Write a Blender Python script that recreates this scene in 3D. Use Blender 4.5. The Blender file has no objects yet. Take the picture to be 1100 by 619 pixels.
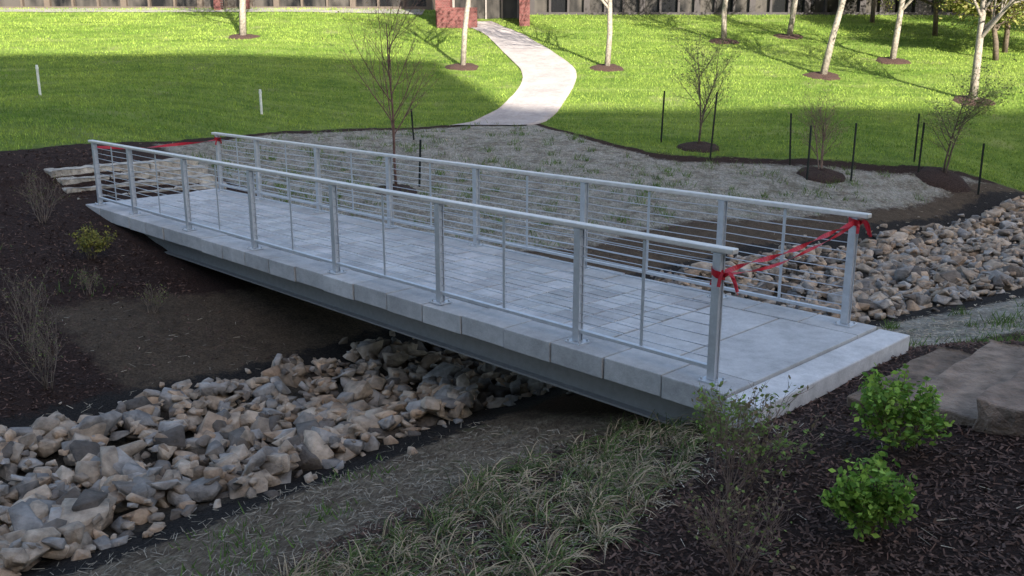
import bpy, bmesh, math, random
import numpy as np
from mathutils import Vector, Matrix, Quaternion
R=np.random.RandomState(7); random.seed(7)
sc=bpy.context.scene
try:
    sc.view_settings.view_transform='Standard'; sc.view_settings.look='None'; sc.view_settings.exposure=0
except Exception: pass

# ------------------------------------------------------------ frames
P0=np.array([1.559,6.80]); A=np.array([-.700,.7141]); Bv=np.array([.7141,.700])
def sb(s,b): 
    return P0[0]+s*A[0]+b*Bv[0], P0[1]+s*A[1]+b*Bv[1]
def to_sb(x,y):
    rx=x-P0[0]; ry=y-P0[1]
    return rx*A[0]+ry*A[1], rx*Bv[0]+ry*Bv[1]
def creek_c(b): return np.interp(b,[-14,-3.7,1,5,9,14,22],[4.6,4.3,4.2,3.7,2.8,2.0,1.2])
def creek_w(b): return np.interp(b,[-14,-3,1,5,9,14,22],[1.3,1.2,1.15,1.45,1.75,1.7,1.6])

# ------------------------------------------------------------ terrain
cp=[]
for b in [-13,-10,-7,-4.5,-2,0,2,4.5,7,10,13,16,20,24]:
    c=float(creek_c(b)); w=float(creek_w(b))
    cp+= [(*sb(c,b),-1.38),(*sb(c-w,b),-1.2),(*sb(c+w,b),-1.2)]
for b in [-4,-2.5,-1,0.5,2]:
    cp+=[(*sb(2.0,b),-.95),(*sb(1.0,b),-.68),(*sb(0,b),-.42 if b>-1.5 else -.36)]
for b in [-3.2,-1.5]:
    cp+=[(*sb(-1.0,b),-.06),(*sb(-2.5,b),.14)]
for b in [-.3,1,2.4]:
    cp+=[(*sb(-.75,b),-.07),(*sb(-1.2,b),-.0)]
cp+=[(*sb(-2,1),.14),(*sb(-3,1),.45),(*sb(-4.5,1),.85),(*sb(-4,-2),.42),(*sb(-3.8,-6),.85),(*sb(-1.2,-6),.35),(*sb(1.2,-6),-.4),
     (*sb(-2,4),-.18),(*sb(-.6,4),-.45),(*sb(.6,4),-.8),(*sb(-.5,6),-.75),(*sb(-3,6),-.25),(*sb(-1.2,9),-.75),(*sb(-4,9),-.3),
     (*sb(-2.5,13),-.6),(*sb(-7,5),.6),(*sb(-3,18),-.5),(*sb(-8,14),.2),(*sb(-8,-2),.85),(*sb(0,-9),.5),(*sb(-6,-12),.85),(*sb(2,-11),-.5)]
for b in [-9,-6,-3.5,-1,1]:
    cp+=[(*sb(6.7,b),-.98),(*sb(8.5,b),-.68),(*sb(10.6,b),-.3),(*sb(12.4,b),-.04)]
cp+=[(*sb(13,-1),.06),(*sb(14.4,-1),.45),(*sb(14.4,1),.48),(*sb(13,3.3),-.05),(*sb(12.3,3.3),-.15),(*sb(14.2,3.2),.1),(*sb(14.5,-4),.3),(*sb(16.5,-1),.75),(*sb(17,-6),.75),(*sb(17,3),.6)]
for b,l in [(4.5,[(6,-1.0),(9,-.6),(12,-.25),(16,.2)]),(9,[(5.4,-.85),(8,-.5),(12,-.15),(16,.3)]),(13,[(4.6,-.85),(6.5,-.5),(9,-.2),(13,.25)]),(17.5,[(3.9,-.75),(5.5,-.25),(7,.0),(10,.3)])]:
    for s,z in l: cp.append((*sb(s,b),z))
for x in [-3,0,3,7,12,18]:
    cp.append((x,28.8,.47 if x<5 else .5))
    for y in [32,36,41,46,50]: cp.append((x,y,.3+.19*(y-28)))
for x in [-10,-16,-24,-34]:
    cp+=[(x,24,1.05),(x,29,1.4),(x,34,1.9),(x,39,2.7),(x,45,3.8),(x,50,4.6)]
cp+=[(-6.5,27,.65),(-18,17,.6),(-30,17,.7),(-16,12,.1),(26,30,.8),(34,34,1.6),(26,40,2.6),(34,44,3.3),(26,50,4.4),(34,52,4.6),(20,24,.2),(34,22,.4),(28,14,.3),(16,6,.9),(34,2,1),(-14,0,.6),(-34,0,.6),(-12,4,-.4),(0,-3,.85),(14,-3,.95)]
cp=np.array(cp)
def TU(r2): return np.where(r2>1e-9, r2*np.log(np.maximum(r2,1e-9)),0)*.5
TN=len(cp); TX=cp[:,:2]/10.
_D=((TX[:,None]-TX[None])**2).sum(2); _K=TU(_D)+np.eye(TN)*.004
_P=np.c_[np.ones(TN),TX]; _M=np.zeros((TN+3,TN+3)); _M[:TN,:TN]=_K; _M[:TN,TN:]=_P; _M[TN:,:TN]=_P.T
TW=np.linalg.solve(_M,np.r_[cp[:,2],0,0,0])
def tps(x,y):
    x=np.atleast_1d(np.asarray(x,float)); y=np.atleast_1d(np.asarray(y,float))
    out=np.empty(x.shape); 
    for i in range(0,len(x),20000):
        q=np.c_[np.clip(x[i:i+20000],-35,35),np.clip(y[i:i+20000],-3,51)]/10.
        d=((q[:,None]-TX[None])**2).sum(2)
        out[i:i+20000]=TU(d)@TW[:TN]+TW[TN]+q@TW[TN+1:]
    return out
_ph=R.rand(40)*6.28; _di=R.rand(40)*6.28
def sn(x,y,f,k=0):
    v=0
    for i in range(6):
        a=_di[(i+k)%40]; ff=f*(.7+.13*i)
        v=v+np.sin((x*math.cos(a)+y*math.sin(a))*ff+_ph[(i*3+k)%40]+1.3*np.sin((x*math.sin(a)-y*math.cos(a))*ff*.6+_ph[(i+k+7)%40]))
    return v/6
def ground_z(x,y):
    x=np.atleast_1d(np.asarray(x,float)); y=np.atleast_1d(np.asarray(y,float))
    z=tps(x,y)
    z=z+.025*sn(x,y,3,1)+.012*sn(x,y,9,5)
    return z
def gz(x,y): return float(ground_z([x],[y])[0])

# zone signed distances  (negative inside)
LBx=[-35,-14,-9.6,-8.7,-7.6,-6,-4,-1,.6,1.8,3.5,9,13,20,35]
LBy=[12,15.5,17.6,19.2,22,25,26.6,28.5,28.7,26,23.6,22.9,23.4,24.5,27]
def zones(x,y):
    s,b=to_sb(x,y)
    j=.12*sn(x,y,2.2,3)+.05*sn(x,y,7,9)
    c=creek_c(b); w=creek_w(b)
    dn=(c-w)-s+j
    df=s-(c+w)+j
    creek=np.maximum(dn,df)
    lawn=(np.interp(x,LBx,LBy)-y)+j*1.5
    fab_n=np.abs(dn-.22)-.32
    fab_f=np.abs(df-.25)-.3
    fabric=np.minimum(fab_n,fab_f)
    mw=np.interp(b,[2,9,13],[2.0,1.9,1.1])
    mat1=np.maximum.reduce([df-3.0-.8*sn(x,y,.8,2), -df, -b-2.2, b-3.2])
    mat2=np.maximum.reduce([df-mw, -df, 2.2-b])
    mat=np.minimum(mat1,mat2)
    bed1=np.maximum.reduce([mw-df, 2.9-b, -lawn+.6])
    bed2=np.maximum.reduce([np.abs(dn-1.25)-.85, b-.3])
    bed3=np.maximum.reduce([np.abs(dn-1.5)-1.0, 3.6-b])
    bed=np.minimum(bed1,bed3)
    return lawn,bed,mat,fabric,creek,s,b,dn,df,bed2

# ------------------------------------------------------------ mesh helpers
def link(o,parent=None):
    sc.collection.objects.link(o)
    if parent: o.parent=parent
    return o
def np_mesh(name,V,F,mat,cols=None,parent=None,smooth=False):
    V=np.asarray(V,np.float32); F=np.asarray(F,np.int32); k=F.shape[1]
    me=bpy.data.meshes.new(name)
    me.vertices.add(len(V)); me.vertices.foreach_set('co',V.ravel())
    me.loops.add(F.size); me.loops.foreach_set('vertex_index',F.ravel())
    me.polygons.add(len(F)); me.polygons.foreach_set('loop_start',np.arange(len(F),dtype=np.int32)*k)
    me.polygons.foreach_set('loop_total',np.full(len(F),k,np.int32))
    if smooth: me.polygons.foreach_set('use_smooth',np.ones(len(F),bool))
    me.update(calc_edges=True)
    if cols is not None:
        for nm,c in (cols.items() if isinstance(cols,dict) else [('Col',cols)]):
            a=me.color_attributes.new(nm,'FLOAT_COLOR','POINT')
            c=np.c_[c,np.ones(len(c))].astype(np.float32); a.data.foreach_set('color',c.ravel())
    me.materials.append(mat)
    o=bpy.data.objects.new(name,me); return link(o,parent)
class MB:
    def __init__(s): s.v=[]; s.f=[]; s.c=[]
    def add(s,vs,fs,col=(1,1,1)):
        o=len(s.v); s.v+= [tuple(v) for v in vs]; s.f+=[tuple(i+o for i in f) for f in fs]; s.c+=[col]*len(vs)
    def box(s,c,d,ax=None,col=(1,1,1)):
        hx,hy,hz=d[0]/2,d[1]/2,d[2]/2; vs=[]
        for i in (-1,1):
            for j in (-1,1):
                for k in (-1,1):
                    p=Vector((i*hx,j*hy,k*hz))
                    if ax is not None: p=ax@p
                    vs.append(Vector(c)+p)
        s.add(vs,[(0,1,3,2),(4,6,7,5),(0,4,5,1),(2,3,7,6),(0,2,6,4),(1,5,7,3)],col)
    def tube(s,pts,rs,n=6,col=(1,1,1),cap=True):
        pts=[Vector(p) for p in pts]
        up=Vector((0.13,.21,.97)); o=len(s.v)
        t0=(pts[1]-pts[0]).normalized(); 
        a=t0.cross(up); 
        if a.length<.05: a=t0.cross(Vector((1,0,0)))
        a.normalize()
        for i,p in enumerate(pts):
            t=(pts[min(i+1,len(pts)-1)]-pts[max(i-1,0)]).normalized()
            a=(a-t*a.dot(t)); a.normalize(); b=t.cross(a)
            for k in range(n):
                th=2*math.pi*k/n; s.v.append(tuple(p+(a*math.cos(th)+b*math.sin(th))*rs[i])); s.c.append(col)
        for i in range(len(pts)-1):
            for k in range(n):
                k2=(k+1)%n; s.f.append((o+i*n+k,o+i*n+k2,o+(i+1)*n+k2,o+(i+1)*n+k))
        if cap: s.f.append(tuple(o+(len(pts)-1)*n+k for k in range(n))); s.f.append(tuple(o+k for k in reversed(range(n))))
    def obj(s,name,mat,parent=None,smooth=False,bevel=0):
        me=bpy.data.meshes.new(name); me.from_pydata(s.v,[],s.f); me.update()
        a=me.color_attributes.new('Col','FLOAT_COLOR','POINT')
        a.data.foreach_set('color',np.c_[np.array(s.c),np.ones(len(s.c))].astype(np.float32).ravel())
        me.materials.append(mat)
        if smooth: me.polygons.foreach_set('use_smooth',np.ones(len(me.polygons),bool))
        o=bpy.data.objects.new(name,me); link(o,parent)
        if bevel:
            m=o.modifiers.new('b','BEVEL'); m.width=bevel; m.segments=2; m.limit_method='ANGLE'
        return o
def empty(name,loc=(0,0,0),rz=0):
    e=bpy.data.objects.new(name,None); e.location=loc; e.rotation_euler=(0,0,rz); e.empty_display_size=.2
    return link(e)

# ------------------------------------------------------------ materials
class NT:
    def __init__(s,name):
        s.m=bpy.data.materials.new(name); s.m.use_nodes=True; s.t=s.m.node_tree; s.b=s.t.nodes['Principled BSDF']
        s.tc=s.t.nodes.new('ShaderNodeTexCoord'); s.pos=s.tc.outputs['Object']
    def L(s,a,b): s.t.links.new(a,b)
    def noise(s,sc_,det=4,rough=.6,vec=None,dist=0):
        n=s.t.nodes.new('ShaderNodeTexNoise'); n.inputs['Scale'].default_value=sc_; n.inputs['Detail'].default_value=det; n.inputs['Roughness'].default_value=rough; n.inputs['Distortion'].default_value=dist
        s.L(vec or s.pos,n.inputs['Vector']); return n.outputs['Fac']
    def mapr(s,v,a,b,c=0,d=1):
        n=s.t.nodes.new('ShaderNodeMapRange'); s.L(v,n.inputs[0])
        for i,q in zip((1,2,3,4),(a,b,c,d)): n.inputs[i].default_value=q
        return n.outputs[0]
    def math(s,op,a,b=None):
        n=s.t.nodes.new('ShaderNodeMath'); n.operation=op
        for i,q in enumerate((a,b)):
            if q is None: continue
            if isinstance(q,(int,float)): n.inputs[i].default_value=q
            else: s.L(q,n.inputs[i])
        return n.outputs[0]
    def mix(s,f,a,b,mode='MIX'):
        n=s.t.nodes.new('ShaderNodeMix'); n.data_type='RGBA'; n.blend_type=mode
        for i,q in ((0,f),(6,a),(7,b)):
            if isinstance(q,(int,float)): n.inputs[i].default_value=q
            elif isinstance(q,tuple): n.inputs[i].default_value=(*q,1)
            else: s.L(q,n.inputs[i])
        return n.outputs[2]
    def attr(s,name='Col'):
        n=s.t.nodes.new('ShaderNodeAttribute'); n.attribute_name=name; return n.outputs['Color']
    def sep(s,c):
        n=s.t.nodes.new('ShaderNodeSeparateColor'); s.L(c,n.inputs[0]); return n.outputs
    def scalevec(s,v3,vec=None):
        n=s.t.nodes.new('ShaderNodeMapping'); n.inputs['Scale'].default_value=v3; s.L(vec or s.pos,n.inputs['Vector']); return n.outputs[0]
    def bump(s,h,st=.5,d=.02):
        n=s.t.nodes.new('ShaderNodeBump'); n.inputs['Strength'].default_value=st; n.inputs['Distance'].default_value=d; s.L(h,n.inputs['Height']); s.L(n.outputs[0],s.b.inputs['Normal'])
    def out(s,col,rough=.9,metal=0,spec=.3):
        if isinstance(col,tuple): s.b.inputs['Base Color'].default_value=(*col,1)
        else: s.L(col,s.b.inputs['Base Color'])
        if isinstance(rough,(int,float)): s.b.inputs['Roughness'].default_value=rough
        else: s.L(rough,s.b.inputs['Roughness'])
        s.b.inputs['Metallic'].default_value=metal; s.b.inputs['Specular IOR Level'].default_value=spec
        return s.m
def vmat(name,sc_=8,lo=.7,hi=1.25,rough=.85,bs=.4,bd=.01,metal=0,spec=.3,trans=0,base=None):
    t=NT(name); c=t.attr() if base is None else base
    nz=t.noise(sc_,5); k=t.mapr(nz,.3,.7,lo,hi)
    n=t.t.nodes.new('ShaderNodeCombineColor'); 
    for i in range(3): t.L(k,n.inputs[i])
    col=t.mix(1.0,c,n.outputs[0],'MULTIPLY')
    if bs: t.bump(t.noise(sc_*3,6),bs,bd)
    m=t.out(col,rough,metal,spec)
    if trans:
        tr=t.t.nodes.new('ShaderNodeBsdfTranslucent'); t.L(col,tr.inputs[0]); mx=t.t.nodes.new('ShaderNodeMixShader'); mx.inputs[0].default_value=trans
        o=t.t.nodes['Material Output']; t.L(t.b.outputs[0],mx.inputs[1]); t.L(tr.outputs[0],mx.inputs[2]); t.L(mx.outputs[0],o.inputs[0])
    return m
m_leaf=vmat('leaf',6,.75,1.2,.6,0,trans=.35,spec=.2)
m_grass=vmat('grass_blade',2,.8,1.2,.7,0,trans=.25,spec=.15)
m_bark=vmat('bark',12,.5,1.2,.9,.8,.02)
m_dead=vmat('dry_bits',30,.8,1.2,.9,0)
m_rock=vmat('rock',7,.5,1.3,.88,.8,.03)
m_block=vmat('stone_block',6,.45,1.3,.92,1.,.05)
m_paint=vmat('plain',5,.9,1.08,.6,0)
def concrete(name):
    t=NT(name); c=t.attr()
    n1=t.noise(1.7,5,.65); n2=t.noise(60,3,.7); n3=t.noise(9,5,.7)
    k=t.math('ADD',t.mapr(n1,.3,.7,-.2,.15),t.math('ADD',t.mapr(n2,.3,.7,-.07,.07),t.mapr(n3,.35,.7,-.13,.09)))
    k=t.math('ADD',k,1.0); n=t.t.nodes.new('ShaderNodeCombineColor')
    for i in range(3): t.L(k,n.inputs[i])
    t.bump(t.math('ADD',n2,t.math('MULTIPLY',n3,2)),.4,.008)
    return t.out(t.mix(1.0,c,n.outputs[0],'MULTIPLY'),.85,0,.3)
m_conc=concrete('concrete')
def metal(name,col,rough,met):
    t=NT(name); n1=t.noise(14,5,.7); c=t.mix(t.mapr(n1,.35,.7),tuple(q*.82 for q in col),col)
    return t.out(c,t.mapr(t.noise(25,3),.3,.7,rough-.07,rough+.1),met,.5)
m_galv=metal('galvanised_steel',(.58,.60,.63),.40,.45)
m_rail=metal('rail_steel',(.76,.71,.66),.36,.35)
m_cable=metal('cable_steel',(.62,.62,.64),.35,.5)
m_beam=metal('beam_steel',(.27,.265,.26),.5,.3)

def ground_mat():
    t=NT('ground'); a=t.sep(t.attr('ZA')); b=t.sep(t.attr('ZB'))
    nb=t.math('ADD',t.mapr(t.noise(5,5,.7),.2,.8,-.09,.09),t.mapr(t.noise(30,3,.7),.2,.8,-.04,.04))
    def edge(m,w=.02): return t.mapr(t.math('ADD',m,nb),.5-w,.5+w)
    fine=t.noise(45,5,.75); med=t.noise(6,5,.65); big=t.noise(.7,4,.6)
    mulch=t.mix(t.mapr(fine,.38,.68),(.014,.009,.0075),(.085,.048,.036))
    mulch=t.mix(t.mapr(med,.35,.75,0,.5),mulch,(.04,.024,.019))
    stripe=t.noise(1,3,.6,t.scalevec((.12,1.6,.1)))
    lawn=t.mix(t.mapr(t.noise(1.2,5,.75),.35,.68),(.085,.15,.022),(.21,.29,.05))
    lawn=t.mix(t.mapr(t.noise(14,4,.8),.4,.7,0,.5),lawn,(.055,.10,.02))
    lawn=t.mix(t.mapr(stripe,.45,.7,0,.4),lawn,(.33,.38,.11))
    lawn=t.mix(t.mapr(big,.57,.74,0,.55),lawn,(.30,.28,.14))
    straw=t.noise(30,5,.8,t.scalevec((1,.25,1)))
    bed=t.mix(t.mapr(straw,.35,.65),(.18,.16,.13),(.52,.49,.42))
    bed=t.mix(t.mapr(t.noise(2.6,6,.8),.46,.62,0,.75),bed,(.13,.105,.075))
    bed=t.mix(t.mapr(t.noise(1.1,6,.8,dist=.5),.52,.68,0,.6),bed,(.11,.10,.065))
    bed=t.mix(t.mapr(t.noise(3.3,6,.75,dist=.6),.55,.68,0,.55),bed,(.11,.16,.05))
    mat=t.mix(t.mapr(t.noise(35,5,.8),.35,.65),(.045,.032,.022),(.17,.125,.085))
    mat=t.mix(t.mapr(med,.45,.7,0,.7),mat,(.055,.04,.028))
    strip=t.mix(t.mapr(straw,.35,.65),(.09,.066,.046),(.34,.27,.19))
    strip=t.mix(t.mapr(t.noise(1.6,6,.8),.42,.62,0,.75),strip,(.095,.064,.044))
    strip=t.mix(t.mapr(t.noise(2.3,5,.8),.55,.7,0,.5),strip,(.085,.12,.04))
    fab=t.mix(t.mapr(fine,.4,.7),(.014,.013,.013),(.06,.05,.042))
    crk=t.mix(t.mapr(fine,.35,.7),(.03,.026,.022),(.13,.11,.085))
    c=t.mix(edge(a[2],.05),mulch,mat); c=t.mix(edge(a[1],.05),c,bed); c=t.mix(edge(b[2],.08),c,strip); c=t.mix(edge(b[0],.03),c,fab); c=t.mix(edge(b[1],.03),c,crk)
    c=t.mix(edge(a[0],.03),c,lawn)
    h=t.math('ADD',t.math('MULTIPLY',fine,1.0),t.math('MULTIPLY',med,1.5))
    t.bump(h,.9,.05)
    return t.out(c,.95,0,.12)
m_ground=ground_mat()

# ------------------------------------------------------------ ground sheet
def seg(*a):
    out=[]
    for lo,hi,st in a: out+=list(np.arange(lo,hi,st))
    return np.array(out+[a[-1][1]])
xs=seg((-320,-80,30),(-80,-36,6),(-36,-18,.6),(-18,-9,.25),(-9,6,.1),(6,14,.16),(14,22,.3),(22,40,.8),(40,80,8),(80,320,30))
ys=seg((-320,-80,30),(-80,-4,6),(-4,2,.4),(2,14,.1),(14,24,.14),(24,32,.25),(32,54,.6),(54,90,6),(90,320,30))
gx,gy=np.meshgrid(xs,ys); fx=gx.ravel(); fy=gy.ravel()
z=ground_z(fx,fy)
L_=zones(fx,fy)
mk=lambda d: np.clip(.5-d*.5,0,1)
ZA=np.c_[mk(L_[0]),mk(L_[1]),mk(L_[2])]; ZB=np.c_[mk(L_[3]),mk(L_[4]),mk(L_[9])]
nx=len(xs); ny=len(ys); ii=np.arange(nx*ny).reshape(ny,nx)
F=np.c_[ii[:-1,:-1].ravel(),ii[:-1,1:].ravel(),ii[1:,1:].ravel(),ii[1:,:-1].ravel()]
np_mesh('ground',np.c_[fx,fy,z],F,m_ground,{'ZA':ZA,'ZB':ZB},smooth=True)

# ------------------------------------------------------------ path
pl=[(-1.9,47.2,.9),(-1.0,45.2,.85),(-.34,43.6,.85),(.08,42,.93),(.83,38.9,1.05),(1.35,36.2,1.04),(1.3,33.9,.96),(.77,31.2,.95),(.16,29.2,1.08),(-.2,28.4,1.15),(-.7,27.7,1.15)]
pa=np.array(pl); ti=np.linspace(0,len(pa)-1,70)
def crm(P,t):
    i=int(min(max(math.floor(t),0),len(P)-2)); u=t-i
    p=[P[max(i-1,0)],P[i],P[i+1],P[min(i+2,len(P)-1)]]
    return .5*((2*p[1])+(-p[0]+p[2])*u+(2*p[0]-5*p[1]+4*p[2]-p[3])*u*u+(-p[0]+3*p[1]-3*p[2]+p[3])*u**3)
Pp=np.array([crm(pa,t) for t in ti]); V=[];
for i,(x,y,w) in enumerate(Pp):
    for k in range(9):
        V.append((x+(k/4-1)*w,y,0))
V=np.array(V); V[:,2]=ground_z(V[:,0],V[:,1])+.035
F=[];
for i in range(len(Pp)-1):
    for k in range(8):
        F.append((i*9+k,(i+1)*9+k,(i+1)*9+k+1,i*9+k+1))
nV=len(V); Vs=[]
for side in (0,8):
    base=nV+len(Vs)
    for i in range(len(Pp)):
        v=V[i*9+side].copy(); v[2]-=.15; Vs.append(v)
    for i in range(len(Pp)-1): F.append((i*9+side,(i+1)*9+side,base+i+1,base+i))
V=np.vstack([V,Vs])
np_mesh('concrete_path',V,F,m_conc,np.tile([.38,.335,.31],(len(V),1)))

# ------------------------------------------------------------ bridge
br=empty('footbridge',(P0[0],P0[1],0),math.atan2(A[1],A[0]))
def yb(b): return -b
LEN=12.15; WID=2.2
mb=MB()
e0=-.24; npan=21; pw=(LEN+.48)/npan
for k in range(npan):
    for (b0,b1) in ((-.17,.22),(WID-.22,WID+.17)):
        g=.47+R.uniform(-.06,.04); dz=R.uniform(-.005,.005); dy=R.uniform(-.009,.009)
        mb.box((e0+pw*(k+.5),yb((b0+b1)/2+dy),-.095+dz),(pw-.013,b1-b0,.19),col=(g,g*.98,g*.96))
mb.obj('edge_panels',m_conc,br,bevel=.008)
mb=MB()
w0,w1=.228,WID-.228
for a0,a1 in ((-.24,.55),(.56,1.28),(LEN-.5,LEN+.24)):
    g=.48+R.uniform(-.03,.03); mb.box(((a0+a1)/2,yb((w0+w1)/2),-.062+R.uniform(-.002,.002)),(a1-a0-.014,w1-w0,.12),col=(g,g*.985,g*.965))
s_=1.29; tw=.305; nb=6; bw=(w1-w0)/nb
while s_<LEN-.52:
    for k in range(nb):
        g=.47+R.uniform(-.085,.06); mb.box((s_+tw/2,yb(w0+bw*(k+.5)),-.062+R.uniform(-.003,.003)),(tw-.013,bw-.013,.12),col=(g*R.uniform(.98,1.02),g*.985,g*.97))
    s_+=tw
mb.obj('deck_pavers',m_conc,br,bevel=.006)
mb=MB(); mb.box((LEN/2,yb(WID/2),-.155),(LEN+.4,WID-.1,.06),col=(.10,.10,.10)); 
mb.obj('deck_bedding',m_conc,br)
mb=MB()
for s0,sg in ((-.24,-1),(LEN+.24,1)):
    mb.box((s0+sg*.155,yb(WID/2),-.13),(.29,WID+.38,.22),col=(.62,.60,.58))
mb.obj('end_sill',m_conc,br,bevel=.012)
mb=MB()
for s0 in (-.12,LEN+.12):
    mb.box((s0,yb(WID/2),-.78),(.5,WID-.1,1.0),col=(.3,.3,.29))
mb.obj('abutment',m_conc,br,bevel=.02)
mb=MB()
for bb in (.06,WID-.06):
    y=yb(bb)
    mb.box((LEN/2,y,-.2),(LEN,.16,.018)); mb.box((LEN/2,y,-.33),(LEN-.02,.012,.24)); mb.box((LEN/2,y,-.46),(LEN,.16,.018))
for k in range(9):
    mb.box((.6+k*(LEN-1.2)/8,yb(WID/2),-.32),(.08,WID-.25,.14))
mb.obj('steel_girders',m_beam,br)
posts=[0,1.4,3.27,5.14,7.01,8.88,10.75,12.15]
for ri,bb in enumerate((0,WID)):
    y=yb(bb); mb=MB(); ml=MB(); mt=MB()
    for i,s0 in enumerate(posts):
        mb.box((s0,y-.027,.52),(.07,.012,1.0)); mb.box((s0,y+.027,.52),(.07,.012,1.0)); mb.box((s0,y,.515),(.05,.042,.99))
        mb.box((s0,y,.008),(.17,.15,.016))
        mb.box((s0,y,1.026),(.11,.06,.01))
        for dx in (-.065,.065):
            for dy in (-.055,.055): mb.tube([(s0+dx,y+dy,.015),(s0+dx,y+dy,.035)],[.010,.010],6)
    for i in range(7):
        s1=(posts[i]+posts[i+1])/2
        mb.box((s1,y,.565),(.03,.010,.9))
    mb.obj('railing_posts',m_galv,br,bevel=.002)
    mt.box((LEN/2,y,1.053),(LEN+.28,.085,.042)); mt.obj('top_rail',m_rail,br,bevel=.008)
    ml.box((LEN/2,y,.115),(LEN-.04,.045,.03)); ml.obj('bottom_rail',m_galv,br,bevel=.003)
    mc=MB()
    for k in range(10):
        z0=.19+k*.085; pts=[]
        for j in range(len(posts)-1):
            for u in (0,.25,.5,.75): pts.append((posts[j]+(posts[j+1]-posts[j])*u,y,z0-.006*math.sin(math.pi*u)))
        pts.append((posts[-1],y,z0)); mc.tube(pts,[.0048]*len(pts),5)
    mc.obj('cables',m_cable,br,smooth=True)
# ---- caution tape
m_tape=vmat('red_tape',9,.8,1.2,.45,0,trans=.25,spec=.5)
def ribbon(mb,pts,w,tw0=0,tw1=3.,col=(.50,.015,.03)):
    o=len(mb.v); N=len(pts)
    for i,p in enumerate(pts):
        p=Vector(p); t=(Vector(pts[min(i+1,N-1)])-Vector(pts[max(i-1,0)])).normalized()
        a=t.cross(Vector((0.1,0.05,1))).normalized(); b=t.cross(a); th=tw0+(tw1-tw0)*i/(N-1)
        d=(a*math.cos(th)+b*math.sin(th))*w/2
        mb.v+= [tuple(p-d),tuple(p+d)]; mb.c+=[col,col]
    for i in range(N-1): mb.f.append((o+2*i,o+2*i+1,o+2*i+3,o+2*i+2))
tp=empty('caution_tape',(P0[0],P0[1],0),math.atan2(A[1],A[0]))
def span(mb,s0,z0,z1,sag,w,tw,ph):
    pts=[]
    for i in range(61):
        u=i/60; pts.append((s0+.015*math.sin(7*u+ph)-.035,yb(.03+u*(WID-.06)),z0+(z1-z0)*u-sag*4*u*(1-u)+.008*math.sin(11*u+ph)))
    ribbon(mb,pts,w,ph,ph+tw)
mb=MB()
span(mb,0,.87,1.0,.03,.04,14.,.3); span(mb,0.01,.84,.97,.075,.028,-11.,1.5)
def wrap(mb,s0,bb,z0):
    for q in range(3):
        pts=[]
        for i in range(17):
            th=2*math.pi*i/16; pts.append((s0+.052*math.cos(th),yb(bb)+.052*math.sin(th),z0+.03*math.sin(th+q)+q*.014))
        ribbon(mb,pts,.035,1.5,1.7)
    for q in range(7):
        a=R.rand()*6.28; l=R.uniform(.06,.14); pts=[(s0-.05+math.cos(a)*l*u,yb(bb)+math.sin(a)*l*u*.6,z0+.05*math.sin(u*3)-l*u*u*.9) for u in np.linspace(0,1,7)]
        ribbon(mb,pts,.03,R.rand()*3,R.rand()*6)
wrap(mb,0,0,.85); wrap(mb,0,WID,.97)
mb.obj('tape_strip',m_tape,tp)
tp2=empty('caution_tape',(P0[0],P0[1],0),math.atan2(A[1],A[0]))
mb=MB(); span(mb,LEN+.03,.95,.95,.05,.05,6.,.8); wrap(mb,LEN,WID,.95); mb.obj('tape_strip',m_tape,tp2)

# ------------------------------------------------------------ stone steps
def stone(mb,s0,s1,b0,b1,z0,z1,col,jag=.025):
    ns,nb_,nz=5,7,3; idx={}; vs=[]; fs=[]
    for i in range(ns+1):
        for j in range(nb_+1):
            for k in range(nz+1):
                if i in(0,ns) or j in(0,nb_) or k in(0,nz):
                    s=s0+(s1-s0)*i/ns; b=b0+(b1-b0)*j/nb_; zz=z0+(z1-z0)*k/nz
                    s+=R.uniform(-jag,jag)*(1 if i in(0,ns) else .2); b+=R.uniform(-jag,jag)*(1 if j in(0,nb_) else .2); zz+=R.uniform(-.014,.010) if k==nz else 0
                    idx[i,j,k]=len(vs); x,y=sb(s,b); vs.append((x,y,zz))
    def q(*a): fs.append(tuple(idx[t] for t in a))
    for i in range(ns):
        for j in range(nb_):
            for k in (0,nz): q((i,j,k),(i+1,j,k),(i+1,j+1,k),(i,j+1,k))
    for i in range(ns):
        for k in range(nz):
            for j in (0,nb_): q((i,j,k),(i+1,j,k),(i+1,j,k+1),(i,j,k+1))
    for j in range(nb_):
        for k in range(nz):
            for i in (0,ns): q((i,j,k),(i,j+1,k),(i,j+1,k+1),(i,j,k+1))
    mb.add(vs,fs,col)
mb=MB()
for a in [(-1.4,-.93,.35,1.95,-.25,.045,(.23,.165,.12)),(-1.95,-1.36,.15,1.95,-.1,.20,(.32,.235,.175)),(-2.5,-1.9,.05,1.95,0,.37,(.28,.20,.15)),(-3.1,-2.45,.1,1.95,.1,.53,(.26,.20,.15)),(-3.8,-3.05,.1,1.95,.2,.69,(.26,.20,.15))]:
    stone(mb,*a)
mb.obj('stone_steps',m_block,bevel=.015)
mb=MB()
for k in range(4):
    s0=12.72+.36*k; z1=.05+.13*k
    for (b0,b1) in ((-.2,.7),(.72,1.6),(1.62,2.6)):
        g=R.uniform(.92,1.08); stone(mb,s0,s0+.44,b0+R.uniform(-.06,.06)*(b0<0),b1,-.3+.12*k,z1,(.50*g,.45*g,.38*g))
mb.obj('stone_steps',m_block,bevel=.015)

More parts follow.
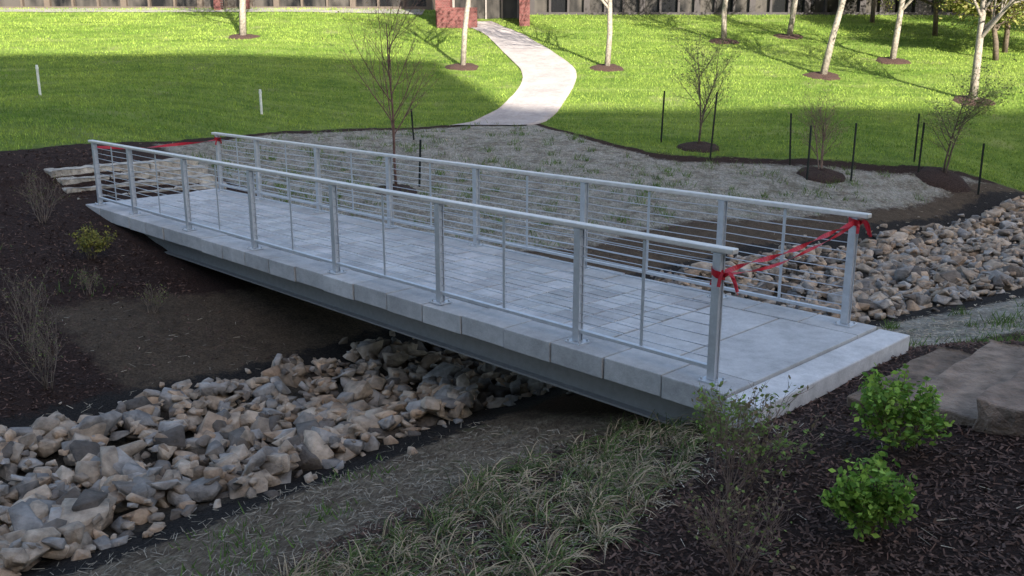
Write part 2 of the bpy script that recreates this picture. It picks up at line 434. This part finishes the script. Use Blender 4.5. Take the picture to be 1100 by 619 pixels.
# ------------------------------------------------------------ rocks
tmpl=[]
for k in range(24):
    bm=bmesh.new(); sx=(1,R.uniform(.5,.9),R.uniform(.34,.62))
    for i in range(12):
        v=R.randn(3); v/=np.linalg.norm(v); v*=R.uniform(.8,1.15); v=np.sign(v)*np.abs(v)**.7
        bm.verts.new((v[0]*sx[0]*.5,v[1]*sx[1]*.5,v[2]*sx[2]*.5))
    r=bmesh.ops.convex_hull(bm,input=bm.verts); 
    bmesh.ops.delete(bm,geom=[g for g in r['geom_interior'] if isinstance(g,bmesh.types.BMVert)],context='VERTS')
    bmesh.ops.dissolve_limit(bm,angle_limit=.3,verts=bm.verts,edges=bm.edges)
    bmesh.ops.bevel(bm,geom=list(bm.edges),offset=.016,segments=1,affect='EDGES')
    bmesh.ops.triangulate(bm,faces=bm.faces)
    bm.verts.ensure_lookup_table()
    tmpl.append((np.array([v.co[:] for v in bm.verts]),np.array([[v.index for v in f.verts] for f in bm.faces]))); bm.free()
VV=[];FF=[];CC=[];off=0
hm={}
cs=.08
def rock(x,y,size,zb):
    global off
    tv,tf=tmpl[R.randint(len(tmpl))]
    q=Quaternion(Vector((R.randn()*.2,R.randn()*.2,1)).normalized(),R.rand()*6.28)@Quaternion(Vector((R.randn(),R.randn(),0)).normalized(),R.uniform(0,.45))
    m=np.array(q.to_matrix()); v=(tv*size)@m.T
    v=v+np.array([x,y,zb]); VV.append(v); FF.append(tf+off); off+=len(v)
    g=R.uniform(.65,1.2); t=R.rand()
    c=np.array([.42,.335,.255]) if t<.45 else np.array([.33,.30,.27]) if t<.72 else np.array([.43,.31,.215]) if t<.87 else np.array([.18,.15,.125])
    CC.append(np.tile(c*g,(len(v),1)))
def drop(x,y,size,z0):
    r=size*.36; cells=[]
    ci=int(x/cs); cj=int(y/cs); k=int(r/cs)+1; hs=[]
    for i in range(-k,k+1):
        for j in range(-k,k+1):
            if (i*cs)**2+(j*cs)**2<=r*r+1e-6: cells.append((ci+i,cj+j)); hs.append(hm.get((ci+i,cj+j),z0))
    h=np.mean(hs); h=min(h,z0+.18)
    rock(x,y,size,h+size*.12)
    for c in cells: hm[c]=max(hm.get(c,z0),h+size*.28)
cand=[]
for (num,lo,hi) in ((1050,.3,.54),(2300,.18,.32),(3600,.07,.18)):
    for i in range(num):
        b=R.uniform(-9,19); s=creek_c(b)+R.uniform(-1,1)*(creek_w(b)+ (.02 if lo>.25 else .12)); x,y=sb(s,b)
        cand.append((x,y,R.uniform(lo,hi)))
cz=ground_z([c[0] for c in cand],[c[1] for c in cand])
for (x,y,sz),z0 in zip(cand,cz): drop(x,y,sz,z0-.03)
for i in range(260):
    b=R.uniform(-6,16); s=creek_c(b)+R.choice([-1,1])*(creek_w(b)+abs(R.randn())*.25); x,y=sb(s,b); rock(x,y,R.uniform(.05,.2),gz(x,y)+.02)
np_mesh('creek_rocks',np.vstack(VV),np.vstack(FF),m_rock,np.vstack(CC))

# ------------------------------------------------------------ scatter bits
def slivers(name,x,y,z,ln,wd,col,mat,tilt=.35):
    N=len(x); a=R.rand(N)*6.283; el=R.randn(N)*tilt
    d=np.c_[np.cos(a)*np.cos(el),np.sin(a)*np.cos(el),np.sin(el)]
    p=np.c_[-np.sin(a),np.cos(a),R.randn(N)*.5]; p/=np.linalg.norm(p,axis=1)[:,None]
    c=np.c_[x,y,z]; h=d*(ln/2)[:,None]; w=p*(wd/2)[:,None]
    V=np.stack([c-h-w,c+h-w*.6,c+h*1.1+w*.6,c-h+w],1).reshape(-1,3)
    F=np.arange(4*N).reshape(N,4); C=np.repeat(col,4,axis=0)
    return np_mesh(name,V,F,mat,C)
N=110000
rr=R.rand(N); y=2.6+rr**1.6*16; x=R.uniform(-1,1,N)*(y*.62+.6)
Z=zones(x,y); keep=(Z[0]>.1)&(Z[1]>.0)&(Z[3]>.0)&(Z[4]>.1)&(Z[9]>-.1)&((Z[2]>.05)|(R.rand(N)<.25))
s,b=Z[5],Z[6]; onb=(s>-.55)&(s<LEN+.6)&(b>-.25)&(b<2.5); keep&=~onb
x=x[keep];y=y[keep]; N=len(x); g=R.uniform(.35,1.5,N)[:,None]
slivers('bark_mulch',x,y,ground_z(x,y)+R.uniform(0,.018,N),R.uniform(.015,.06,N)*(.8+y*.03),R.uniform(.006,.02,N)*(.8+y*.03),np.array([.075,.044,.033])*g*(1+R.rand(N,1)*.6),m_dead,.35)
N=120000
y=3+R.rand(N)**1.3*24; x=R.uniform(-1,1,N)*(y*.6+.6)
Z=zones(x,y); pr=np.where(Z[1]<.05,1.,np.where(Z[9]<0,.6,np.where(Z[2]<0,.05,np.where((Z[3]<0)|(np.abs(Z[1])<.5),.08,.008))))
pr=pr*np.clip(.75+.7*sn(x,y,2.0,6),.15,1)
liri=(Z[5]>-.9)&(Z[5]<1.4)&(Z[6]<-.2)&(Z[6]>-4.5); pr=np.where(liri,np.maximum(pr,.35),pr)
onb=(Z[5]>-.55)&(Z[5]<LEN+.6)&(Z[6]>-.1)&(Z[6]<2.3)
keep=(R.rand(N)<pr)&(Z[0]>.1)&(Z[4]>.1)&~onb
x=x[keep];y=y[keep];zs=Z[9][keep];N=len(x); g=R.uniform(.4,1.1,N)[:,None]*np.where(zs<.1,.68,1.)[:,None]
slivers('straw_mulch',x,y,ground_z(x,y)+R.uniform(.003,.02,N),R.uniform(.04,.11,N),R.uniform(.003,.006,N)*(1+y*.05),np.array([.52,.44,.33])*g,m_dead,.12)

# ------------------------------------------------------------ lawn blades
def blades(name,x,y,h,w,col,mat,lean=.4):
    N=len(x); z=ground_z(x,y); a=R.rand(N)*6.283
    p=np.c_[np.cos(a),np.sin(a),0*a]*(w/2)[:,None]; la=R.rand(N)*6.283
    tip=np.c_[np.cos(la)*h*lean,np.sin(la)*h*lean,h]; c=np.c_[x,y,z-.005]
    V=np.stack([c-p,c+p,c+tip],1).reshape(-1,3); F=np.arange(3*N).reshape(N,3)
    C=np.repeat(col,3,axis=0); return np_mesh(name,V,F,mat,C)
N=270000
y=15+R.rand(N)**1.15*36; x=R.uniform(-1,1,N)*(y*.60+1)
Z=zones(x,y); pxc=np.interp(y,Pp[::-1,1],Pp[::-1,0]); pxw=np.interp(y,Pp[::-1,1],Pp[::-1,2]); onp=(np.abs(x-pxc)<pxw)&(y>26.9)
rings=[(-11.6,41.3),(-1.9,36.7),(3.65,36.5),(9.3,42),(12.5,43.2),(11.5,35.1),(15.1,37.8),(15.4,31.5)]
k=(Z[0]<-.05)&~onp
for rx,ry in rings: k&=((x-rx)**2+(y-ry)**2>.75**2)
x=x[k];y=y[k];N=len(x)
t=np.clip(.5+.5*sn(x,y,.9,4)+.3*sn(x,y,3.5,8)+R.randn(N)*.25,0,1)[:,None]
st=(np.sin((x*.35+y)*2.6)>0)[:,None]*.12
col=np.array([.11,.20,.028])*(1-t)+np.array([.34,.43,.08])*t; col=col*(1+st)*R.uniform(.7,1.2,(N,1))
blades('lawn_grass',x,y,R.uniform(.035,.075,N)*(1+y*.008),R.uniform(.007,.012,N)*(1+y*.05),col,m_grass,.5)
tx=[];ty=[];tc=[];th=[]
for i in range(900):
    yy=R.uniform(9,28); xx=R.uniform(-7,14); zz=zones(np.array([xx]),np.array([yy]))
    if zz[1][0]>0 or (zz[6][0]<2.6): continue
    n=R.randint(8,40); r=R.uniform(.04,.16)
    tx+=list(xx+R.randn(n)*r); ty+=list(yy+R.randn(n)*r); th+=list(R.uniform(.05,.17,n)); tc+=[np.array([.13,.20,.05])*R.uniform(.6,1.3) for _ in range(n)]
for (xx,yy,r,n) in ((*sb(-1.0,3.6),.28,220),(*sb(-1.4,4.6),.3,160),(*sb(-.9,5.6),.6,200),(*sb(2.1,-3.0),.2,70),(*sb(2.4,-1.7),.15,60),(*sb(1.5,-3.3),.2,80),(*sb(1.7,-2.4),.12,50),(*sb(2.9,2.8),.3,80),(*sb(-2.2,6.0),.9,260),(*sb(9,-1.5),.25,60),(*sb(11,-2.5),.3,60)):
    tx+=list(xx+R.randn(n)*r); ty+=list(yy+R.randn(n)*r); th+=list(R.uniform(.03,.13,n)); tc+=[np.array([.12,.20,.05])*R.uniform(.6,1.4) for _ in range(n)]
tx=np.array(tx);ty=np.array(ty)
blades('weed_tufts',tx,ty,np.array(th),np.full(len(tx),.015),np.array(tc),m_grass,.6)

# ------------------------------------------------------------ liriope
V=[];F=[];C=[];o=0
cl=[]
for i in range(1500):
    s=R.uniform(-1.5,1.5); b=R.uniform(-4.6,.05)
    if s<-.25+.28*b: continue
    if s>1.05+.13*b+.1*math.sin(b*3): continue
    x,y=sb(s,b)
    if all((x-q[0])**2+(y-q[1])**2>.19**2 for q in cl): cl.append((x,y))
for (x,y) in cl:
    zc=gz(x,y); sz=R.uniform(.7,1.15); dry=R.rand()
    for k in range(int(72*sz)):
        a=R.rand()*6.283; l=R.uniform(.14,.32)*sz; up=R.uniform(.3,1.1); bx=x+R.randn()*.04; by=y+R.randn()*.04
        w=R.uniform(.003,.0058); t=R.rand()
        c0=np.array([.13,.18,.055]) if t<.28+.28*dry else np.array([.48,.38,.25]) if t<.84 else np.array([.06,.09,.035]) if t<.92 else np.array([.18,.12,.08])
        c0=c0*R.uniform(.55,1.25); px,py=-math.sin(a)*w,math.cos(a)*w
        for j in range(5):
            u=j/4; r=l*(u*math.cos(up)+.25*u*u); h=l*(u*math.sin(up)*1.35-1.05*u*u*.75); ww=(1-u*.85)
            h=max(h,-.0)
            V+=[(bx+math.cos(a)*r-px*ww,by+math.sin(a)*r-py*ww,zc+h+.01),(bx+math.cos(a)*r+px*ww,by+math.sin(a)*r+py*ww,zc+h+.012)]
            C+=[c0,c0]
        for j in range(4): F.append((o+2*j,o+2*j+1,o+2*j+3,o+2*j+2))
        o+=10
np_mesh('liriope_groundcover',np.array(V),np.array(F),m_grass,np.array(C))

# ------------------------------------------------------------ woody plants
def grow(mb,lf,p,d,L,r,lev,maxlev,kids,spread,col,leaf,wob=.12,up=.15,n=6,r_end=.35):
    ns=5; pts=[Vector(p)]; rs=[r]; dd=Vector(d).normalized()
    for i in range(ns):
        dd=(dd+Vector((random.gauss(0,wob),random.gauss(0,wob),random.gauss(0,wob*.5)+up*.2))).normalized()
        pts.append(pts[-1]+dd*L/ns); rs.append(r*(1-(1-r_end)*(i+1)/ns))
    mb.tube(pts,rs,n,col,cap=(lev==0))
    if leaf and lev>=leaf['lev']:
        for q in range(leaf['n']):
            u=random.uniform(.1,1)*ns; i=min(int(u),ns-1); c=pts[i].lerp(pts[i+1],u-i)
            sp=leaf.get('sp',.03); c=c+Vector((random.gauss(0,sp),random.gauss(0,sp),random.gauss(0,sp)))
            lf.append((c,leaf['s']*random.uniform(.6,1.3),leaf['c'][random.randrange(len(leaf['c']))]))
    if lev<maxlev:
        k=kids[lev] if lev<len(kids) else kids[-1]
        for q in range(k):
            u=(.3 if lev==0 else .15)+(.97-(.3 if lev==0 else .15))*(q+random.random()*.8)/k; i=min(int(u*ns),ns-1); c=pts[i].lerp(pts[i+1],u*ns-i)
            base=(pts[i+1]-pts[i]).normalized(); a=random.random()*6.283
            side=Vector((math.cos(a),math.sin(a),random.uniform(-.1,.3))); side=(side-base*side.dot(base)).normalized()
            nd=(base*math.cos(spread)+side*math.sin(spread)).normalized()
            grow(mb,lf,c,nd,L*random.uniform(.42,.62)*(1.15-u*.45),max(rs[i]*.55,.0018),lev+1,maxlev,kids,spread,col,leaf,wob,up,max(3,n-1),.3)
def leaves_obj(lf,name,parent,mat=None,asp=.55):
    if not lf: return
    V=[];C=[]
    for c,s,col in lf:
        a=Vector((random.gauss(0,1),random.gauss(0,1),random.gauss(0,.6))).normalized(); b=a.cross(Vector((random.gauss(0,1),random.gauss(0,1),random.gauss(0,1)))).normalized()
        k=random.uniform(.65,1.25); cc=tuple(q*k for q in col)
        V+=[c-a*s/2,c+b*s*asp/2,c+a*s/2,c-b*s*asp/2]; C+=[cc]*4
    np_mesh(name,np.array([v[:] for v in V]),np.arange(len(V)).reshape(-1,4),mat or m_leaf,np.array(C),parent)
def plant(name,x,y,H,r,maxlev,kids,spread,col,leaf=None,stems=1,lean=(0,0),wob=.12,up=.15,zoff=-.03,n=7,fan=.5,lasp=.55):
    z0=gz(x,y)+zoff; e=empty(name,(0,0,0)); mb=MB(); lf=[]
    for q in range(stems):
        d=Vector((lean[0]+(random.gauss(0,fan) if stems>1 else 0),lean[1]+(random.gauss(0,fan) if stems>1 else 0),1))
        grow(mb,lf,(x+(random.gauss(0,.03) if stems>1 else 0),y+(random.gauss(0,.03) if stems>1 else 0),z0),d,H*(random.uniform(.75,1.05) if stems>1 else 1),r,0,maxlev,kids,spread,col,leaf,wob,up,n)
    mb.obj('branches',m_bark,e,smooth=True); leaves_obj(lf,'leaves',e,asp=lasp)
    return e
white=(.36,.31,.25)
young=[(.36,.40,.12),(.42,.38,.16),(.28,.32,.08)]
for (x,y,ln,r) in [(-11.6,41.3,(.0,0),.16),(-1.9,36.7,(.03,0),.12),(3.65,36.5,(.02,0),.12),(9.3,42,(.03,0),.13),(12.5,43.2,(.02,.0),.13),(11.5,35.1,(.12,0),.14),(15.1,37.8,(.06,0),.13),(15.4,31.5,(.0,0),.14)]:
    plant('birch_tree',x,y,random.uniform(6,7.5),r,3,[14,7,4],.75,white,{'lev':2,'n':5,'s':.11,'c':young,'sp':.08},lean=ln,wob=.05,up=.3,n=8)
m_mul=vmat('mulch_ring',40,.3,1.6,.95,1.,.04)
def mound(name,x,y,r,h,col=(.05,.032,.024)):
    V=[];F=[];n=28;m=6
    for i in range(m+1):
        for k in range(n):
            a=2*math.pi*k/n; rr=r*(1+.08*math.sin(3*a+x)+.05*math.sin(7*a))*(i/m); xx=x+rr*math.cos(a); yy=y+rr*math.sin(a); V.append((xx,yy,h*(1-(i/m)**2)+R.uniform(-.012,.012)+(.012 if i<m else -.05)))
    V=np.array(V); V[:,2]+=ground_z(V[:,0],V[:,1])
    for i in range(m):
        for k in range(n): F.append((i*n+k,i*n+(k+1)%n,(i+1)*n+(k+1)%n,(i+1)*n+k))
    np_mesh(name,V,F,m_mul,np.tile(col,(len(V),1)))
for rx,ry in rings: mound('mulch_ring',rx,ry,.72,.08,(.09,.05,.037))
m_stake=vmat('stake_steel',9,.8,1.2,.5,0,metal=.3)
def stake(x,y,h,col=(.02,.025,.022),name='tree_stake',r=.022):
    z0=gz(x,y)-.1; mb=MB(); ax=Matrix.Rotation(random.uniform(-.8,.8),3,'Z')@Matrix.Rotation(random.gauss(0,.05),3,'Y')
    if name=='tree_stake':
        mb.box((x,y,z0+h/2),(.045,.009,h),ax,col); mb.box(Vector((x,y,z0+h/2))+ax@Vector((0,.018,0)),(.009,.028,h),ax,col)
        for k in range(6): mb.box(Vector((x,y,z0+h/2))+ax@Vector((0,-.008,-h*.15+k*h*.1)),(.02,.008,.012),ax,(.05,.05,.05))
    else:
        mb.tube([(x,y,z0),(x,y,z0+h*.5),(x,y,z0+h-.01),(x,y,z0+h)],[r,r,r,r*.6],8,col)
        mb.tube([(x,y,z0+h-.12),(x,y,z0+h-.06)],[r*1.25,r*1.25],8,col)
    mb.obj(name,m_stake)
brn=(.16,.12,.09)
plant('young_tree',-2.4,19.1,3.3,.032,3,[12,7,4],.6,(.19,.11,.09),{'lev':3,'n':1,'s':.035,'c':[(.25,.17,.08)],'sp':.02},wob=.06,up=.35)
plant('young_tree',4.9,24.3,2.6,.028,3,[10,6,4],.7,brn,{'lev':2,'n':2,'s':.055,'c':[(.20,.26,.08),(.28,.27,.12)],'sp':.05},wob=.08,up=.3,stems=2,fan=.12)
plant('young_tree',7.3,21.8,1.7,.02,3,[9,6,3],.7,(.22,.15,.12),{'lev':3,'n':1,'s':.04,'c':[(.25,.2,.1)],'sp':.02},wob=.08,up=.3,stems=3,fan=.2)
plant('young_tree',10.4,22.3,2.2,.028,3,[10,6,4],.8,brn,{'lev':2,'n':3,'s':.06,'c':[(.24,.30,.08),(.32,.33,.12)],'sp':.06},wob=.1,up=.25,stems=2,fan=.15)
mc_=(.06,.036,.027)
mound('mulch_mound',7.3,21.8,.6,.14,mc_); mound('mulch_mound',10.4,22.3,.65,.18,mc_); mound('mulch_mound',4.9,24.3,.6,.12,mc_); mound('mulch_mound',-2.4,19.1,.5,.1,mc_)
for x,y,h in [(4.0,24.9,1.45),(4.95,23.0,1.75),(6.75,22.6,1.35),(6.85,21.4,1.35),(7.95,21.6,1.45),(10.15,23.4,1.3),(9.85,22.4,1.35),(11.0,21.7,1.3),(-2.6,24.5,.9),(-1.95,19.6,1.1)]:
    stake(x,y,h)
for x,y,h in [(-13.4,26.8,.95),(-7.2,27.0,.8)]: stake(x,y,h,(.75,.75,.72),'white_marker_post',.035)
gl=[(.22,.36,.06),(.32,.48,.08),(.13,.25,.04)]
plant('leafy_shrub',2.42,5.35,.44,.007,2,[7,5],.7,(.2,.14,.08),{'lev':1,'n':6,'s':.045,'c':gl,'sp':.022},stems=7,fan=.36,n=5,lasp=.6)
plant('leafy_shrub',1.86,4.3,.36,.006,2,[6,5],.75,(.2,.14,.08),{'lev':1,'n':6,'s':.042,'c':gl,'sp':.022},stems=7,fan=.40,n=5,lasp=.6)
dr=[(.22,.17,.10),(.20,.25,.08)]
plant('dormant_shrub',1.28,4.95,.62,.005,2,[6,4],.5,(.26,.18,.14),{'lev':1,'n':2,'s':.033,'c':dr+[(.2,.3,.07)],'sp':.012},stems=12,fan=.28,n=4)
plant('dormant_shrub',1.1,4.05,.48,.005,2,[6,4],.6,(.22,.15,.12),{'lev':1,'n':1,'s':.025,'c':dr,'sp':.01},stems=11,fan=.38,n=4)
plant('dormant_shrub',1.35,5.55,.5,.005,2,[6,4],.5,(.24,.17,.13),{'lev':1,'n':3,'s':.033,'c':dr+[(.22,.33,.07),(.22,.35,.07)],'sp':.012},stems=7,fan=.2,n=4)
for x,y,h,st in [(-5.0,9.4,.8,9),(-5.6,10.2,.8,7),(-4.66,11.6,.35,7),(-7.4,14.4,.75,9),(-7.9,13.5,.6,7),(-5.6,11.9,.3,6)]:
    plant('dormant_shrub',x,y,h,.006,2,[6,4],.5,(.24,.19,.15),{'lev':1,'n':1,'s':.025,'c':dr,'sp':.01},stems=st,fan=.25,n=4)
plant('flowering_shrub',-6.1,13.1,.45,.006,2,[7,5],.8,(.2,.15,.1),{'lev':1,'n':4,'s':.04,'c':[(.30,.28,.06),(.38,.34,.08),(.2,.22,.06)],'sp':.02},stems=8,fan=.5,n=4)

# ------------------------------------------------------------ leafy background trees
yel=[(.34,.36,.09),(.42,.40,.13),(.22,.27,.06),(.28,.24,.08)]; dk=[(.07,.11,.04),(.10,.15,.05),(.16,.19,.06)]
for x,y,H,c in [(19.3,38.0,3.6,yel),(20.4,39.5,5.2,yel),(19.2,43.5,4.2,dk),(22.5,38,5,yel),(24.5,43,6,dk),(17.6,47,4.5,yel),(28,41,6,yel)]:
    plant('leafy_tree',x,y,H,.12,3,[18,7,4],1.1,(.16,.12,.09),{'lev':1,'n':16,'s':.14,'c':c,'sp':.17},wob=.08,up=0.0,n=7)
lf=[]
for i in range(26):
    cx=19+i*2.2+random.uniform(-.6,.6) if i<22 else -60+i; cy=58+random.uniform(-2,3); H=random.uniform(5,9); zc=4.5
    for q in range(900):
        v=Vector((random.gauss(0,1),random.gauss(0,1),random.gauss(0,1))).normalized()*random.uniform(.4,1)**.5
        k=1+.25*math.sin(v.x*5+i)+.2*math.sin(v.z*7+i*2)
        lf.append((Vector((cx+v.x*2.1*k,cy+v.y*2*k,zc+H*.5+v.z*H*.52)),.42,random.choice(dk+yel[:1])))
leaves_obj(lf,'distant_tree_row',None)

# ------------------------------------------------------------ buildings
def glassm(name,c1,c2,sc_):
    t=NT(name); n1=t.noise(1,3,.6,t.scalevec(sc_)); 
    c=t.mix(t.mapr(n1,.42,.6),c1,c2); return t.out(c,.12,0,.8)
m_glass=glassm('window_glass',(.012,.012,.013),(.09,.08,.07),(.8,.8,.3))
t=NT('brick'); bt=t.t.nodes.new('ShaderNodeTexBrick'); bt.inputs['Scale'].default_value=4; bt.inputs['Color1'].default_value=(.17,.05,.045,1); bt.inputs['Color2'].default_value=(.12,.038,.033,1); bt.inputs['Mortar'].default_value=(.2,.16,.14,1); bt.inputs['Mortar Size'].default_value=.012
mp=t.t.nodes.new('ShaderNodeMapping'); mp.inputs['Rotation'].default_value=(math.pi/2,0,0); t.L(t.pos,mp.inputs['Vector']); t.L(mp.outputs[0],bt.inputs['Vector']); m_brick=t.out(bt.outputs[0],.85)
def facade(name,x0,x1,y,zb,zt,depth,bay,frame,storey,facing=-1,wallcol=(.1,.07,.05),sill=.25):
    e=empty(name); w=MB(); g=MB(); f=MB(); zh=zt-zb
    w.box(((x0+x1)/2,y-facing*(depth/2+.15),(zb+zt)/2-1),(x1-x0,depth,zh+2),col=wallcol)
    w.box(((x0+x1)/2,y-facing*depth/2,zt+.2),(x1-x0+.6,depth+1.0,.4),col=wallcol)
    w.obj('walls_and_roof',m_conc,e)
    nst=max(1,int(round(zh/storey))); sh=zh/nst; nb=int(round((x1-x0)/bay)); bw=(x1-x0)/nb
    for k in range(nst):
        z0=zb+k*sh
        f.box(((x0+x1)/2,y+facing*.05,z0+sill/2-.4*(k==0)),(x1-x0,.30,sill+.8*(k==0)),col=frame)
        for i in range(nb):
            g.box((x0+bw*(i+.5),y-facing*.06,z0+sill+(sh-sill)/2),(bw-.02,.06,sh-sill-.02),col=(1,1,1))
    for i in range(nb+1):
        f.box((x0+bw*i,y+facing*.08,(zb+zt)/2),(.11 if i%3 else .3,.26,zh-.01),col=frame)
    f.box(((x0+x1)/2,y+facing*.04,zb+1.15+.2),(x1-x0,.2,.06),col=frame)
    g.obj('windows',m_glass,e); f.obj('mullions',m_paint,e)
    return e
facade('glass_office_building',-45,-4.4,51.5,4.62,12,12,1.35,(.11,.085,.065),3.7)
facade('glass_office_building',1.0,25.5,49.6,4.25,12,12,.95,(.05,.042,.04),3.8)
bw_=empty('brick_entrance'); mb=MB(); mb.box((-3.3,47.0,4.6),(.7,2.0,6.5)); mb.box((.6,47.2,4.6),(.5,2.5,6.5)); mb.box((-1.35,47.4,7.2),(3.3,2.0,1.3)); mb.obj('brick_piers',m_brick,bw_)
mb=MB(); mb.box((-1.3,48.3,5.0),(3.3,.1,3.6),col=(.4,.35,.3)); mb.obj('doors',m_glass,bw_)
mb=MB(); 
for k in range(5): mb.box((-2.9+k*.8,48.2,5.0),(.08,.12,3.6),col=(.25,.22,.2))
mb.obj('door_frames',m_paint,bw_)
mb=MB(); mb.box((-2.6,45.6,3.8),(1.9,.35,1.5)); mb.obj('brick_wall',m_brick)
mb=MB()
for x in (-15.3,-13.9): mb.box((x,50.3,6),(.35,.45,6))
mb.obj('brick_column',m_brick)
V=[];xx=np.linspace(-40,-4.6,40); yy=np.array([49.2,50.0,51.3]); 
for yq in yy:
    for xq in xx: V.append((xq,yq,0))
V=np.array(V); V[:,2]=ground_z(V[:,0],V[:,1])+.03; F=[(j*40+i,j*40+i+1,(j+1)*40+i+1,(j+1)*40+i) for j in range(2) for i in range(39)]
np_mesh('pavement',V,F,m_conc,np.tile([.30,.275,.25],(len(V),1)))
facade('office_tower',-85,31.8,-45,.85,43.5,22,4.0,(.50,.46,.40),4.0,facing=1,wallcol=(.50,.46,.40),sill=1.6)
facade('office_tower',31.9,120,-45.6,.85,38.5,20,4.0,(.50,.46,.40),4.0,facing=1,wallcol=(.50,.46,.40),sill=1.6)

# ------------------------------------------------------------ light
el=math.radians(25.0); dx,dy=-.39,.92; l=math.hypot(dx,dy); dx/=l; dy/=l
sd=Vector((dx*math.cos(el),dy*math.cos(el),-math.sin(el)))
sun=bpy.data.lights.new('sun','SUN'); sun.energy=13; sun.angle=math.radians(.5); sun.color=(1,.95,.86)
so=bpy.data.objects.new('sun',sun); so.rotation_euler=sd.to_track_quat('-Z','Y').to_euler(); so.location=(20,-40,40); link(so)
w=bpy.data.worlds.new('World'); sc.world=w; w.use_nodes=True; nt=w.node_tree; bg=nt.nodes['Background']; sk=nt.nodes.new('ShaderNodeTexSky'); sk.sky_type='NISHITA'; sk.sun_disc=False
sk.sun_elevation=el; sk.sun_rotation=math.atan2(-dx,-dy); sk.air_density=1; sk.dust_density=2.2; sk.ozone_density=.7
nt.links.new(sk.outputs[0],bg.inputs[0]); bg.inputs[1].default_value=.38
# ------------------------------------------------------------ camera
cd=bpy.data.cameras.new('camera'); cd.lens=32.5; cd.sensor_width=36; cd.clip_end=800; cd.clip_start=.05
co=bpy.data.objects.new('camera',cd); co.location=(0,0,2.48); co.rotation_euler=(math.radians(90-14.27),0,0); link(co); sc.camera=co
print('GZ cam',gz(0,0),'verts',off)
